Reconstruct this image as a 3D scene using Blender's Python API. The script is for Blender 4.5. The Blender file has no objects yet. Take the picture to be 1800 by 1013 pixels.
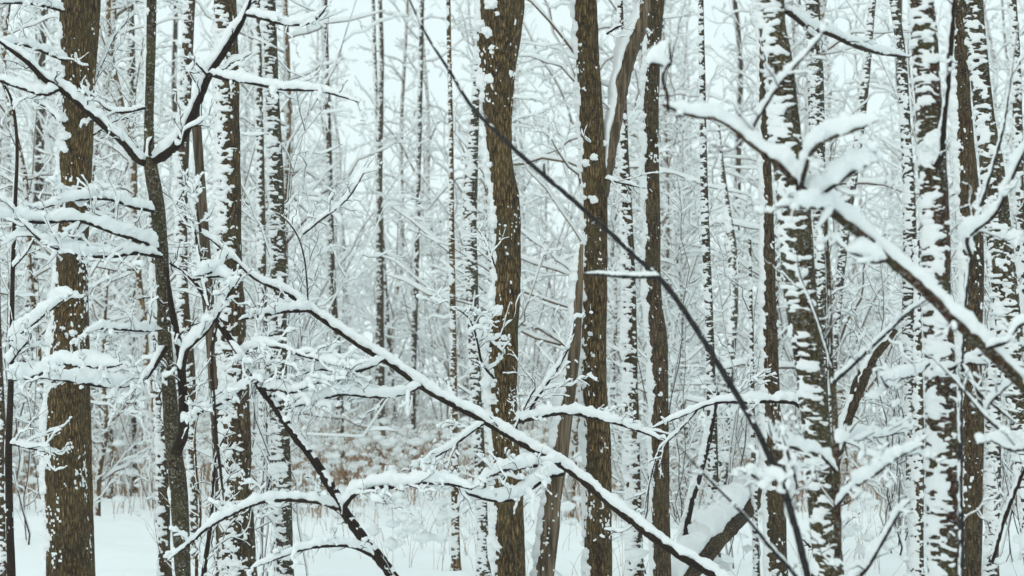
import bpy, math, random
import numpy as np

# ------------------------------------------------------------------ camera, sky, sun, exposure
SC = bpy.context.scene
COL = SC.collection
FPX, HZ, CAMH = 3500.0, 690.0, 1.6           # focal length and horizon row in photograph pixels, eye height
PITCH = math.atan((HZ - 506.5) / FPX)
cam = bpy.data.cameras.new('camera')
cam.sensor_width = 36.0
cam.lens = 36.0 * FPX / 1800.0
cam.clip_end = 2000
cam.dof.use_dof = True
cam.dof.focus_distance = 12.8
cam.dof.aperture_fstop = 3.8
cam_ob = bpy.data.objects.new('camera', cam)
COL.objects.link(cam_ob)
cam_ob.location = (0, 0, CAMH)
cam_ob.rotation_euler = (math.radians(90) + PITCH, 0, 0)
SC.camera = cam_ob

SUN_EL, SUN_ROT = math.radians(25), math.radians(205)
w = bpy.data.worlds.new('World')
SC.world = w
w.use_nodes = True
nt = w.node_tree
bg = nt.nodes['Background']
sky = nt.nodes.new('ShaderNodeTexSky')
sky.sky_type = 'NISHITA'
sky.sun_disc = False
sky.sun_elevation = SUN_EL
sky.sun_rotation = SUN_ROT
sky.air_density = 1.0
sky.dust_density = 4.0
cloud = nt.nodes.new('ShaderNodeCombineXYZ')   # the even overcast deck
for i, v in enumerate((6.95, 8.1, 8.15)):
    cloud.inputs[i].default_value = v
mix = nt.nodes.new('ShaderNodeMix')
mix.data_type = 'RGBA'
mix.inputs['Factor'].default_value = 0.93
nt.links.new(sky.outputs[0], mix.inputs['A'])
nt.links.new(cloud.outputs[0], mix.inputs['B'])
nt.links.new(mix.outputs['Result'], bg.inputs['Color'])
bg.inputs['Strength'].default_value = 0.1

sun = bpy.data.lights.new('sun', 'SUN')
sun.energy = 0.5
sun.angle = math.radians(60)
sun.color = (1.0, 0.985, 0.95)
sun_ob = bpy.data.objects.new('sun', sun)
COL.objects.link(sun_ob)
# from behind the camera's left shoulder
sun_ob.rotation_euler = (math.radians(90 - 25), 0, math.radians(-25))

SC.view_settings.view_transform = 'Standard'
SC.view_settings.look = 'None'
SC.view_settings.gamma = 1
SC.view_settings.exposure = 0.34
SC.view_settings.use_curve_mapping = False
SC.cycles.max_bounces = 20
SC.cycles.diffuse_bounces = 16
SC.cycles.transmission_bounces = 16
SC.cycles.glossy_bounces = 1
SC.cycles.volume_bounces = 4
SC.cycles.use_denoising = True

# ------------------------------------------------------------------ numbers
def hash3(ix, iy, iz, seed):
    h = (ix.astype(np.int64) * 374761393 + iy.astype(np.int64) * 668265263 + iz.astype(np.int64) * 2147483647 + seed * 1274126177) & 0xFFFFFFFF
    h = ((h ^ (h >> 13)) * 1274126177) & 0xFFFFFFFF
    h = ((h ^ (h >> 16)) * 2246822519) & 0xFFFFFFFF
    return ((h ^ (h >> 15)) & 0xFFFF) / 32767.5 - 1.0

def vn(p, seed=0):
    p = np.asarray(p, float)
    i = np.floor(p).astype(np.int64)
    f = p - i
    f = f * f * (3 - 2 * f)
    out = 0
    for a in (0, 1):
        for b in (0, 1):
            for c in (0, 1):
                wgt = (f[..., 0] if a else 1 - f[..., 0]) * (f[..., 1] if b else 1 - f[..., 1]) * (f[..., 2] if c else 1 - f[..., 2])
                out = out + wgt * hash3(i[..., 0] + a, i[..., 1] + b, i[..., 2] + c, seed)
    return out

def fbm(p, seed=0, o=3):
    p = np.asarray(p, float)
    s, a = 0, 0.6
    for k in range(o):
        s = s + a * vn(p * 2.03 ** k + 17.3 * k, seed + k)
        a *= 0.5
    return s

def n1(t, seed):
    t = np.asarray(t, float)
    return vn(np.stack([t, t * 0 + seed * 7.31, t * 0 + 0.5], -1), seed)

CP, SP = math.cos(PITCH), math.sin(PITCH)
def at(x, y, d):
    """Photograph pixel -> the point of that ray at distance d along +Y."""
    rx, ru = (x - 900.0), (506.5 - y)
    dx, dy, dz = rx, FPX * CP - ru * SP, FPX * SP + ru * CP
    return np.array([dx / dy * d, d, CAMH + dz / dy * d])

def ground_z(x, y):
    x = np.asarray(x, float); y = np.asarray(y, float)
    p = np.stack([x, y, x * 0], -1)
    z = 0.16 * fbm(p * 0.22, 3) + 0.11 * fbm(p * 0.9, 5) + 0.05 * fbm(p * 2.3, 8) + 0.022 * vn(p * 6.1, 9)
    return z * np.clip(y / 6, 0.2, 1) + 0.012 * np.clip(y - 45, 0, 60)

def catmull(P, n):
    P = np.asarray(P, float)
    if len(P) == 2:
        t = np.linspace(0, 1, n)[:, None]
        return P[0] * (1 - t) + P[1] * t
    seg = np.linalg.norm(np.diff(P[:, :3], axis=0), axis=1)
    s = np.concatenate([[0], np.cumsum(np.maximum(seg, 1e-6))])
    u = np.linspace(0, s[-1], n)
    k = np.clip(np.searchsorted(s, u, side='right') - 1, 0, len(P) - 2)
    t = ((u - s[k]) / (s[k + 1] - s[k]))[:, None]
    M = np.zeros_like(P)
    d = np.diff(P, axis=0) / np.diff(s)[:, None]
    M[1:-1] = 0.5 * (d[:-1] + d[1:]); M[0] = d[0]; M[-1] = d[-1]
    h = (s[k + 1] - s[k])[:, None]
    t2, t3 = t * t, t * t * t
    return (2 * t3 - 3 * t2 + 1) * P[k] + (t3 - 2 * t2 + t) * h * M[k] + (-2 * t3 + 3 * t2) * P[k + 1] + (t3 - t2) * h * M[k + 1]

def unit(v):
    return v / np.maximum(np.linalg.norm(v, axis=-1, keepdims=True), 1e-9)

class MB:
    """Collects quads and links them as ONE mesh."""
    def __init__(self):
        self.v, self.q, self.n = [], [], 0
    def add(self, V, Q):
        self.v.append(V); self.q.append(Q + self.n); self.n += len(V)
    def grid(self, G, wrap=True):
        n, m = G.shape[:2]
        idx = np.arange(n * m).reshape(n, m)
        if wrap:
            nx = np.roll(idx, -1, axis=1)
            Q = np.stack([idx[:-1], nx[:-1], nx[1:], idx[1:]], -1).reshape(-1, 4)
        else:
            Q = np.stack([idx[:-1, :-1], idx[:-1, 1:], idx[1:, 1:], idx[1:, :-1]], -1).reshape(-1, 4)
        self.add(G.reshape(-1, 3), Q)
    def mesh(self, name, mat, smooth=True):
        me = bpy.data.meshes.new(name)
        if self.n:
            V = np.concatenate(self.v).astype(np.float32); Q = np.concatenate(self.q).astype(np.int32)
            me.vertices.add(len(V)); me.vertices.foreach_set('co', V.ravel())
            me.loops.add(len(Q) * 4); me.loops.foreach_set('vertex_index', Q.ravel())
            me.polygons.add(len(Q))
            me.polygons.foreach_set('loop_start', np.arange(0, len(Q) * 4, 4, dtype=np.int32))
            me.polygons.foreach_set('use_smooth', np.full(len(Q), smooth))
            me.update(calc_edges=True)
        me.materials.append(mat)
        return me
    def build(self, name, mat, parent=None, kind=None):
        o = bpy.data.objects.new(name, self.mesh(name, mat))
        COL.objects.link(o)
        if parent: o.parent = parent
        if kind: o['kind'] = kind
        return o

def frame(P):
    T = unit(np.gradient(P, axis=0))
    m = np.abs(T.mean(0))
    A = np.zeros(3); A[int(np.argmin(m))] = 1.0
    N = unit(np.cross(T, A))
    return T, N, np.cross(T, N)

def tube(mb, P, R, sides, bump=0.0, bf=40.0, seed=0):
    P = np.asarray(P, float); R = np.broadcast_to(np.asarray(R, float), (len(P),)).copy()
    T, N, B = frame(P)
    a = np.linspace(0, 2 * math.pi, sides, endpoint=False)
    D = N[:, None] * np.cos(a)[None, :, None] + B[:, None] * np.sin(a)[None, :, None]
    r = R[:, None]
    if bump:
        r = r * (1 + bump * vn((P[:, None] + D * R[:, None, None]) * bf, seed))
    G = P[:, None] + D * (r[..., None] if bump else r[..., None])
    c0 = np.repeat(P[:1, None], sides, 1) + 0 * G[:1]; c1 = np.repeat(P[-1:, None], sides, 1) + 0 * G[:1]
    mb.grid(np.concatenate([c0 + (G[:1] - c0) * 0.02, G, c1 + (G[-1:] - c1) * 0.02]))

WIND = np.array([-0.9, -0.12, 0.1])
def snowcap(mb, P, R, hs, sides=8, seed=0, lump=0.35, gap=0.0, freq=None, fuzz=0.0, wide=1.04, sink=0.0):
    """Snow lying along the upper side of a branch: lumpy, thinner where it is steep, slumping to the wind side."""
    P = np.asarray(P, float); n = len(P)
    R = np.broadcast_to(np.asarray(R, float), (n,)); hs = np.broadcast_to(np.asarray(hs, float), (n,))
    T = unit(np.gradient(P, axis=0))
    Z = np.array([0, 0, 1.0])
    h = np.sqrt(np.maximum(1 - T[:, 2] ** 2, 0))[:, None]
    U = Z + WIND * (1.7 * (1 - h) ** 2 + 0.04)
    U = unit(U - T * (U * T).sum(1, keepdims=True))
    S = np.cross(T, U)
    s = np.concatenate([[0], np.cumsum(np.linalg.norm(np.diff(P, axis=0), axis=1))])
    f = freq or 1.0 / min(max(float(hs.mean()) * 2.2, 0.02), 0.08)
    nz = n1(s * f, seed) * 0.55 + n1(s * f * 2.7, seed + 3) * 0.4 + n1(s * f * 0.3, seed + 5) * 0.45
    hh = h[:, 0]
    H = hs * (0.20 + 0.80 * hh ** 1.2) * np.clip(1 + lump * 1.5 * nz - gap * np.clip(n1(s * f * 0.55, seed + 9) + 0.25, 0, 1) * 3, 0.0, 2.0)
    e = np.minimum(np.arange(n), np.arange(n)[::-1]) / max(n * 0.07, 1)
    H = H * np.clip(e + 0.1, 0, 1) ** 0.6
    k = np.clip(H / (0.45 * R + 1e-6), 0, 1)
    W = np.maximum(wide * R, 0.5 * H) * k
    rag = R * (0.32 - sink + 0.6 * n1(s / np.maximum(R.mean() * 2.2, 0.006), seed + 21))
    top = (0.55 * R + H) * k; bot = np.minimum(rag, top * 0.6) * k
    a = np.linspace(0, 2 * math.pi, sides, endpoint=False)
    ca, sa = np.cos(a), np.sin(a)
    sup = np.sign(sa) * np.abs(sa) ** 0.9
    mid, half = 0.5 * (top + bot), 0.5 * (top - bot)
    C = P[:, None] + U[:, None] * mid[:, None, None]
    L = C + S[:, None] * (ca[None, :] * W[:, None] * (1 + 0.12 * np.clip(sa, -1, 1))[None])[..., None] + U[:, None] * (sup[None] * half[:, None])[..., None]
    if fuzz:
        q = 1.0 / min(max(float(hs.mean()) * 0.8, 0.009), 0.035)
        fuzz = fuzz * min(1.0, 0.05 / float(hs.mean()))
        fz = 0.75 * vn(L * q * 0.5, seed + 5) + 1.0 * vn(L * q * 1.1, seed + 6)
        if sides > 10: fz = fz + 0.75 * vn(L * q * 2.5, seed + 7)
        L = C + (L - C) * (1 + fuzz * fz)[..., None]
    c0, c1 = L[:1].mean(1, keepdims=True), L[-1:].mean(1, keepdims=True)
    mb.grid(np.concatenate([c0 + (L[:1] - c0) * 0.02, L, c1 + (L[-1:] - c1) * 0.02]))

def clump(mb, c, r, sq=(1, 0.8, 0.85), seed=0, n=18, amp=0.6, k=2.0):
    th = np.linspace(0.02, math.pi - 0.02, n); ph = np.linspace(0, 2 * math.pi, n * 2, endpoint=False)
    D = np.stack([np.sin(th)[:, None] * np.cos(ph), np.sin(th)[:, None] * np.sin(ph), np.cos(th)[:, None] + 0 * ph[None]], -1)
    rr = r * (1 + amp * fbm(D * k + seed * 3.7, seed, 3) + 0.12 * vn(D * 7 + seed, seed))
    mb.grid(np.asarray(c) + D * rr[..., None] * np.array(sq))

# ------------------------------------------------------------------ materials
def nodes(name, rough):
    m = bpy.data.materials.new(name); m.use_nodes = True
    t = m.node_tree; b = t.nodes['Principled BSDF']
    b.inputs['Roughness'].default_value = rough
    b.inputs['Specular IOR Level'].default_value = 0.25
    return m, t, b

def snow_mat(name, col, bump=0.25, sc=90, through=0.25):
    m, t, b = nodes(name, 0.75)
    b.inputs['Specular IOR Level'].default_value = 0.1
    tc = t.nodes.new('ShaderNodeTexCoord')
    nz = t.nodes.new('ShaderNodeTexNoise'); nz.inputs['Scale'].default_value = sc; nz.inputs['Detail'].default_value = 3
    t.links.new(tc.outputs['Object'], nz.inputs['Vector'])
    bp = t.nodes.new('ShaderNodeBump'); bp.inputs['Strength'].default_value = bump; bp.inputs['Distance'].default_value = 0.01
    t.links.new(nz.outputs['Fac'], bp.inputs['Height']); t.links.new(bp.outputs['Normal'], b.inputs['Normal'])
    b.inputs['Base Color'].default_value = (*col, 1)
    tr = t.nodes.new('ShaderNodeBsdfTranslucent'); tr.inputs['Color'].default_value = (*col, 1)
    mx = t.nodes.new('ShaderNodeMixShader'); mx.inputs[0].default_value = through
    t.links.new(b.outputs[0], mx.inputs[1]); t.links.new(tr.outputs[0], mx.inputs[2])
    t.links.new(mx.outputs[0], t.nodes['Material Output'].inputs['Surface'])
    return m

def bark_mat(name, dark, mid, light, green=None, gamt=0.0, sc=85.0, stretch=0.2, bump=1.0, frost=0.0):
    m, t, b = nodes(name, 0.9)
    L = t.links.new
    tc = t.nodes.new('ShaderNodeTexCoord')
    mp = t.nodes.new('ShaderNodeMapping'); mp.inputs['Scale'].default_value = (1, 1, stretch)
    L(tc.outputs['Object'], mp.inputs['Vector'])
    n = t.nodes.new('ShaderNodeTexNoise'); n.inputs['Scale'].default_value = sc; n.inputs['Detail'].default_value = 6; n.inputs['Roughness'].default_value = 0.62
    n.inputs['Distortion'].default_value = 0.4
    L(mp.outputs[0], n.inputs['Vector'])
    v = t.nodes.new('ShaderNodeTexVoronoi'); v.feature = 'DISTANCE_TO_EDGE'; v.inputs['Scale'].default_value = sc * 0.75
    L(mp.outputs[0], v.inputs['Vector'])
    mul = t.nodes.new('ShaderNodeMath'); mul.operation = 'MULTIPLY_ADD'; mul.inputs[1].default_value = 0.7; 
    mx = t.nodes.new('ShaderNodeMath'); mx.operation = 'MINIMUM'; mx.inputs[1].default_value = 0.35
    L(v.outputs['Distance'], mx.inputs[0]); L(mx.outputs[0], mul.inputs[0]); L(n.outputs['Fac'], mul.inputs[2])
    r = t.nodes.new('ShaderNodeValToRGB')
    r.color_ramp.elements[0].position = 0.45; r.color_ramp.elements[0].color = (*dark, 1)
    r.color_ramp.elements[1].position = 0.88; r.color_ramp.elements[1].color = (*light, 1)
    e = r.color_ramp.elements.new(0.62); e.color = (*mid, 1)
    L(mul.outputs[0], r.inputs['Fac'])
    out = r.outputs['Color']
    p = t.nodes.new('ShaderNodeTexNoise'); p.inputs['Scale'].default_value = 6; p.inputs['Detail'].default_value = 4
    L(tc.outputs['Object'], p.inputs['Vector'])
    if green:
        rr = t.nodes.new('ShaderNodeMapRange')
        rr.inputs['From Min'].default_value = 0.42; rr.inputs['From Max'].default_value = 0.66; rr.inputs['To Max'].default_value = gamt
        L(p.outputs['Fac'], rr.inputs['Value'])
        gm = t.nodes.new('ShaderNodeMix'); gm.data_type = 'RGBA'; gm.inputs['B'].default_value = (*green, 1)
        L(rr.outputs['Result'], gm.inputs['Factor']); L(out, gm.inputs['A'])
        out = gm.outputs['Result']
    # lighter and darker stretches of the bark, and trees that differ from each other
    oi = t.nodes.new('ShaderNodeObjectInfo')
    pv = t.nodes.new('ShaderNodeTexNoise'); pv.inputs['Scale'].default_value = 2.6; pv.inputs['Detail'].default_value = 5
    L(tc.outputs['Object'], pv.inputs['Vector'])
    va = t.nodes.new('ShaderNodeMapRange'); va.inputs['From Min'].default_value = 0.3; va.inputs['From Max'].default_value = 0.7
    va.inputs['To Min'].default_value = 0.62; va.inputs['To Max'].default_value = 1.25
    L(pv.outputs['Fac'], va.inputs['Value'])
    vb = t.nodes.new('ShaderNodeMapRange'); vb.inputs['To Min'].default_value = 0.8; vb.inputs['To Max'].default_value = 1.15
    L(oi.outputs['Random'], vb.inputs['Value'])
    vm = t.nodes.new('ShaderNodeMath'); vm.operation = 'MULTIPLY'; L(va.outputs['Result'], vm.inputs[0]); L(vb.outputs['Result'], vm.inputs[1])
    hs = t.nodes.new('ShaderNodeHueSaturation'); L(vm.outputs[0], hs.inputs['Value']); L(out, hs.inputs['Color'])
    out = hs.outputs['Color']
    if frost:
        fn = t.nodes.new('ShaderNodeTexNoise'); fn.inputs['Scale'].default_value = 95; fn.inputs['Detail'].default_value = 4; fn.inputs['Roughness'].default_value = 0.7
        m2 = t.nodes.new('ShaderNodeMapping'); m2.inputs['Scale'].default_value = (0.6, 0.6, 1.0)
        L(tc.outputs['Object'], m2.inputs['Vector']); L(m2.outputs[0], fn.inputs['Vector'])
        fr = t.nodes.new('ShaderNodeMapRange'); fr.inputs['From Min'].default_value = 0.54; fr.inputs['From Max'].default_value = 0.70; fr.inputs['To Max'].default_value = frost
        L(fn.outputs['Fac'], fr.inputs['Value'])
        fm = t.nodes.new('ShaderNodeMix'); fm.data_type = 'RGBA'; fm.inputs['B'].default_value = (0.72, 0.75, 0.76, 1)
        L(fr.outputs['Result'], fm.inputs['Factor']); L(out, fm.inputs['A']); out = fm.outputs['Result']
    L(out, b.inputs['Base Color'])
    bp = t.nodes.new('ShaderNodeBump'); bp.inputs['Strength'].default_value = bump; bp.inputs['Distance'].default_value = 0.02
    L(mul.outputs[0], bp.inputs['Height']); L(bp.outputs['Normal'], b.inputs['Normal'])
    return m

SNOW = snow_mat('snow', (0.93, 0.955, 0.96), 0.5, 140, 0.15)
SNOW_FINE = snow_mat('fresh_snow', (0.965, 0.985, 0.985), 0.0, through=0.5)
BARK = bark_mat('fissured_bark', (0.013, 0.007, 0.002), (0.095, 0.054, 0.016), (0.36, 0.25, 0.115), (0.10, 0.078, 0.03), 0.5, frost=0.12)
BARK_DARK = bark_mat('dark_bark', (0.014, 0.007, 0.003), (0.060, 0.034, 0.013), (0.17, 0.115, 0.06), (0.075, 0.062, 0.022), 0.45, sc=70, frost=0.2)
BARK_GREEN = bark_mat('mossy_bark', (0.014, 0.009, 0.004), (0.055, 0.038, 0.017), (0.15, 0.115, 0.065), (0.075, 0.068, 0.024), 0.6, sc=90, stretch=0.35, frost=0.5)
BARK_RED = bark_mat('red_brown_bark', (0.016, 0.007, 0.004), (0.065, 0.031, 0.016), (0.15, 0.095, 0.055), (0.06, 0.055, 0.02), 0.85, sc=60, stretch=0.5, frost=0.45)
BARK_DEAD = bark_mat('weathered_wood', (0.045, 0.032, 0.02), (0.125, 0.092, 0.058), (0.22, 0.175, 0.12), None, 0, sc=45, stretch=0.05, bump=0.5)
BARK_FAR = bark_mat('brown_bark', (0.05, 0.028, 0.010), (0.13, 0.08, 0.034), (0.22, 0.155, 0.08), None, 0, sc=30, stretch=0.3, bump=0.3)
TWIG = bark_mat('twig_bark', (0.010, 0.006, 0.004), (0.024, 0.014, 0.009), (0.06, 0.04, 0.026), None, 0, sc=120, stretch=0.6, bump=0.4)
TWIG_BROWN = bark_mat('brown_twig_bark', (0.035, 0.014, 0.004), (0.115, 0.055, 0.020), (0.23, 0.14, 0.07), None, 0, sc=60, stretch=0.6, bump=0.2)
WIRE = bark_mat('grey_twig_bark', (0.012, 0.012, 0.013), (0.03, 0.028, 0.028), (0.075, 0.07, 0.066), None, 0, sc=120, stretch=0.4, bump=0.3)
STRAW = bark_mat('dry_straw', (0.20, 0.09, 0.035), (0.38, 0.21, 0.10), (0.50, 0.34, 0.19), None, 0, sc=8, stretch=0.5, bump=0.0)

# ------------------------------------------------------------------ ground, far rise
def sheet():
    xs = np.concatenate([np.linspace(-400, -26, 30), np.linspace(-25, 25, 260), np.linspace(26, 400, 30)])
    ys = np.concatenate([np.linspace(-15, 3.8, 12), np.linspace(4, 45, 420), np.linspace(45.5, 110, 90), np.linspace(118, 700, 30)])
    X, Y = np.meshgrid(xs, ys)
    G = np.stack([X, Y, ground_z(X, Y)], -1)
    mb = MB(); mb.grid(G, wrap=False)
    return mb
g = sheet().build('snowy_ground', SNOW); g['kind'] = 'structure'; g['label'] = 'deep undisturbed snow covering the forest floor'

# ------------------------------------------------------------------ builders
RNG = random.Random(11)
SEED = [100]
def nseed():
    SEED[0] += 7
    return SEED[0]

def thing(name, label, cat, loc, group=None):
    o = bpy.data.objects.new(name, None); COL.objects.link(o)
    o.empty_display_size = 0.2
    o.location = tuple(float(v) for v in loc)
    o['label'] = label; o['category'] = cat
    if group: o['group'] = group
    return o

def crust(mb, C, R, dz, nth, style, cov, thick, seed, lobe=0.0, off=np.zeros(3)):
    """Snow blown and stuck on to bark: a shell that rises out of the bark only where a patch of snow is."""
    L = np.concatenate([[0], np.cumsum(np.linalg.norm(np.diff(C, axis=0), axis=1))])
    n = max(int(L[-1] / dz), 4)
    CR = np.concatenate([C, np.asarray(R)[:, None]], 1)
    CR = np.stack([np.interp(np.linspace(0, L[-1], n), L, CR[:, k]) for k in range(4)], 1)
    a = np.linspace(0, 2 * math.pi, nth, endpoint=False)
    D = np.stack([np.cos(a), np.sin(a), 0 * a], -1)
    P = CR[:, None, :3] + D[None] * CR[:, None, 3:]
    W = P + off
    warp = 0.02 * vn(W * 12, seed + 1)
    # lobe: how strongly the windward side is covered; wind from the left (-x), a little from behind the trees
    if style == 'edge':
        lo = np.clip(np.cos(a - (math.pi - 0.12)), -0.3, 1) ** 2 * np.sign(np.cos(a - math.pi + 0.12)).clip(-0.3, 1)
        m = 0.75 * fbm(W * 5.5, seed, 2) + 0.6 * vn(W * 26, seed + 2) + 0.35 * vn(W * 60, seed + 3) + 1.35 * lo[None] - 0.97 + cov
    elif style == 'ruffle':
        lo = np.clip(np.cos(a - (math.pi + 0.75)), -0.6, 1)
        q = W * np.array([21, 21, 64.0]); q[..., 2] += 64 * warp
        m = 0.95 * vn(q, seed) + 0.7 * vn(q * 2.0, seed + 4) + 0.4 * fbm(W * 4.0, seed + 6, 2) + 0.66 * lo[None] - 0.62 + cov
    else:   # 'lump'
        lo = np.clip(np.cos(a - (math.pi + 0.55)), -0.8, 1)
        q = W * np.array([24, 24, 46.0]); q[..., 2] += 46 * warp
        m = 0.95 * vn(q, seed) + 0.6 * vn(q * 2.2, seed + 4) + 0.45 * fbm(W * 3.5, seed + 6, 2) + 0.8 * lo[None] - 0.52 + cov
    # flecks caught in the fissures
    fl = 0.8 * vn(W * np.array([95, 95, 62.0]), seed + 11) + 0.35 * vn(W * np.array([40, 40, 25.0]), seed + 13) - 0.81 + 0.42 * vn(W * 4.0, seed + 12)
    m2 = np.clip(fl, -1, 1) * 0.25
    th = thick * (0.75 + 0.5 * vn(W * 9, seed + 8))
    o = np.where(m > 0, th * np.sqrt(np.clip(m * 1.6, 0, 1.0)), m * 0.05)
    o2 = np.where(m2 > 0, 0.009 * np.sqrt(np.clip(m2 * 12, 0, 1)), m2 * 0.05)
    o = np.maximum(o, o2) - 0.002
    G = P + D[None] * o[..., None]
    G[..., 2] -= np.clip(o, 0, 1) * 0.25
    # quads, keeping only those that come out of the bark
    idx = np.arange(n * nth).reshape(n, nth); nx = np.roll(idx, -1, axis=1)
    Q = np.stack([idx[:-1], nx[:-1], nx[1:], idx[1:]], -1).reshape(-1, 4)
    keep = (o.ravel()[Q] > -0.004).any(1)
    Q = Q[keep]
    used, inv = np.unique(Q, return_inverse=True)
    mb.add(G.reshape(-1, 3)[used], inv.reshape(-1, 4))

def to_ground(C, R):
    """Carries a stem that leaves the frame at the bottom down to the snow."""
    p, q = C[-1], C[-2]
    d = p - q
    gz = float(ground_z(p[0], p[1])) - 0.12
    if p[2] <= gz + 0.02: return C, R
    k = (p[2] - gz) / max(-d[2], 1e-6)
    e = np.array([p[0] + d[0] * min(k, 30) * 0.7, p[1], gz])
    return np.concatenate([C, e[None]]), np.concatenate([R, [R[-1] * 1.12]])

def twigs(P, R, n, L, rng, r0, lvl=2, up=0.25, t0=0.08, elev=None):
    """Side shoots of a branch, and shoots on those: list of (points, radii)."""
    out = []
    m = len(P)
    for k in range(n):
        t = t0 + (1 - t0) * (k + rng.random()) / n
        i = min(int(t * (m - 1)), m - 2)
        b = P[i] + (P[i + 1] - P[i]) * (t * (m - 1) - i)
        T = P[i + 1] - P[i]; T = T / (np.linalg.norm(T) + 1e-9)
        v = np.array([rng.gauss(0, 1), rng.gauss(0, 1), rng.gauss(0, 0.8)])
        v -= T * v.dot(T); v /= np.linalg.norm(v) + 1e-9
        a = math.radians(rng.uniform(28, 68))
        d = T * math.cos(a) + v * math.sin(a)
        l = L * rng.uniform(0.45, 1.25) * (1.15 - 0.6 * t)
        nn = 6 if lvl > 1 else 4
        s = np.linspace(0, 1, nn)[:, None]
        kink = np.array([[rng.gauss(0, 1) for _ in range(3)] for _ in range(nn)]) * 0.045 * l
        kink[0] = 0
        q = b + l * (s * d + s * s * np.array([0, 0, up * rng.uniform(-0.8, 1.3)])) + kink
        rr = r0 * (1 - 0.65 * s[:, 0]) * rng.uniform(0.7, 1.1)
        out.append((q, rr))
        if lvl > 1:
            out += twigs(q, rr, rng.randint(2, 4), l * 0.45, rng, r0 * 0.62, lvl - 1, up, 0.25)
    return out

def branch(parent, base, pts, d, w0, w1, snow, nt=5, tl=0.35, mat=None, name='branch', lump=0.35, gap=0.0, tw_snow=None, lvl=2, seed=None, up=0.25, jag=1.0, tr=None, rooted=False, wide=1.04, taper=True):
    """A traced branch (photograph pixels at distance d) with its twigs and the snow lying on both."""
    seed = seed or nseed(); rng = random.Random(seed)
    d0, d1 = d if isinstance(d, tuple) else (d, d)
    A = np.array([at(x, y, d0 + (d1 - d0) * i / max(len(pts) - 1, 1)) for i, (x, y) in enumerate(pts)])
    mm = 1.0 / FPX * (d0 + d1) * 0.5
    if rooted:
        A, _ = to_ground(A, np.zeros(len(A)))
    L = np.linalg.norm(np.diff(A, axis=0), axis=1).sum()
    hs = snow * mm
    n = int(np.clip(L / max(hs * 0.2, 0.007), 14, 420))
    P = catmull(A, n)
    t = np.linspace(0, 1, n)
    r = 0.5 * mm * 1.2 * (w0 + (w1 - w0) * t) * np.where(t > 0.8, 1 - 3.0 * (t - 0.8), 1.0)
    nt = int(nt * 1.7)
    wob = np.stack([n1(t * L * 5, seed + k) for k in range(3)], -1) * (0.006 * jag) * min(1, L) * np.clip(np.minimum(t, 1) * 8, 0, 1)[:, None]
    P = P + wob - np.asarray(base)
    mat = mat or TWIG
    mb = MB(); tube(mb, P, r, 8, 0.18, 45, seed)
    b = mb.build(name, mat, parent)
    sm = MB(); snowcap(sm, P, r, hs * (np.where(t > 0.75, 1 - 2.2 * (t - 0.75), 1.0) if taper else 1.0), 18, seed, lump * 1.25, max(gap, 0.06), fuzz=0.34, wide=wide)
    if nt:
        tw = MB(); tr0 = tr or max(0.0026, 0.30 * float(r.mean()))
        for q, rr in twigs(P, r, nt, tl, rng, tr0, lvl, up):
            tube(tw, q, rr, 5)
            ts = (tw_snow if tw_snow is not None else min(0.6 * hs, 0.03)) * rng.uniform(0.5, 1.2)
            if len(q) < 6: ts *= 0.8
            q2 = catmull(q, 20); e0 = rng.choice([20, 18, 15, 13])
            snowcap(sm, q2[:e0], np.interp(np.linspace(0, 1, 20), np.linspace(0, 1, len(rr)), rr)[:e0], ts, 8, seed + int(rng.random() * 999), 0.6, 0.2, fuzz=0.25)
        tw.build('twigs', mat, b, 'stuff')
    sm.build('snow', SNOW, b, 'stuff')
    return b

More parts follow.
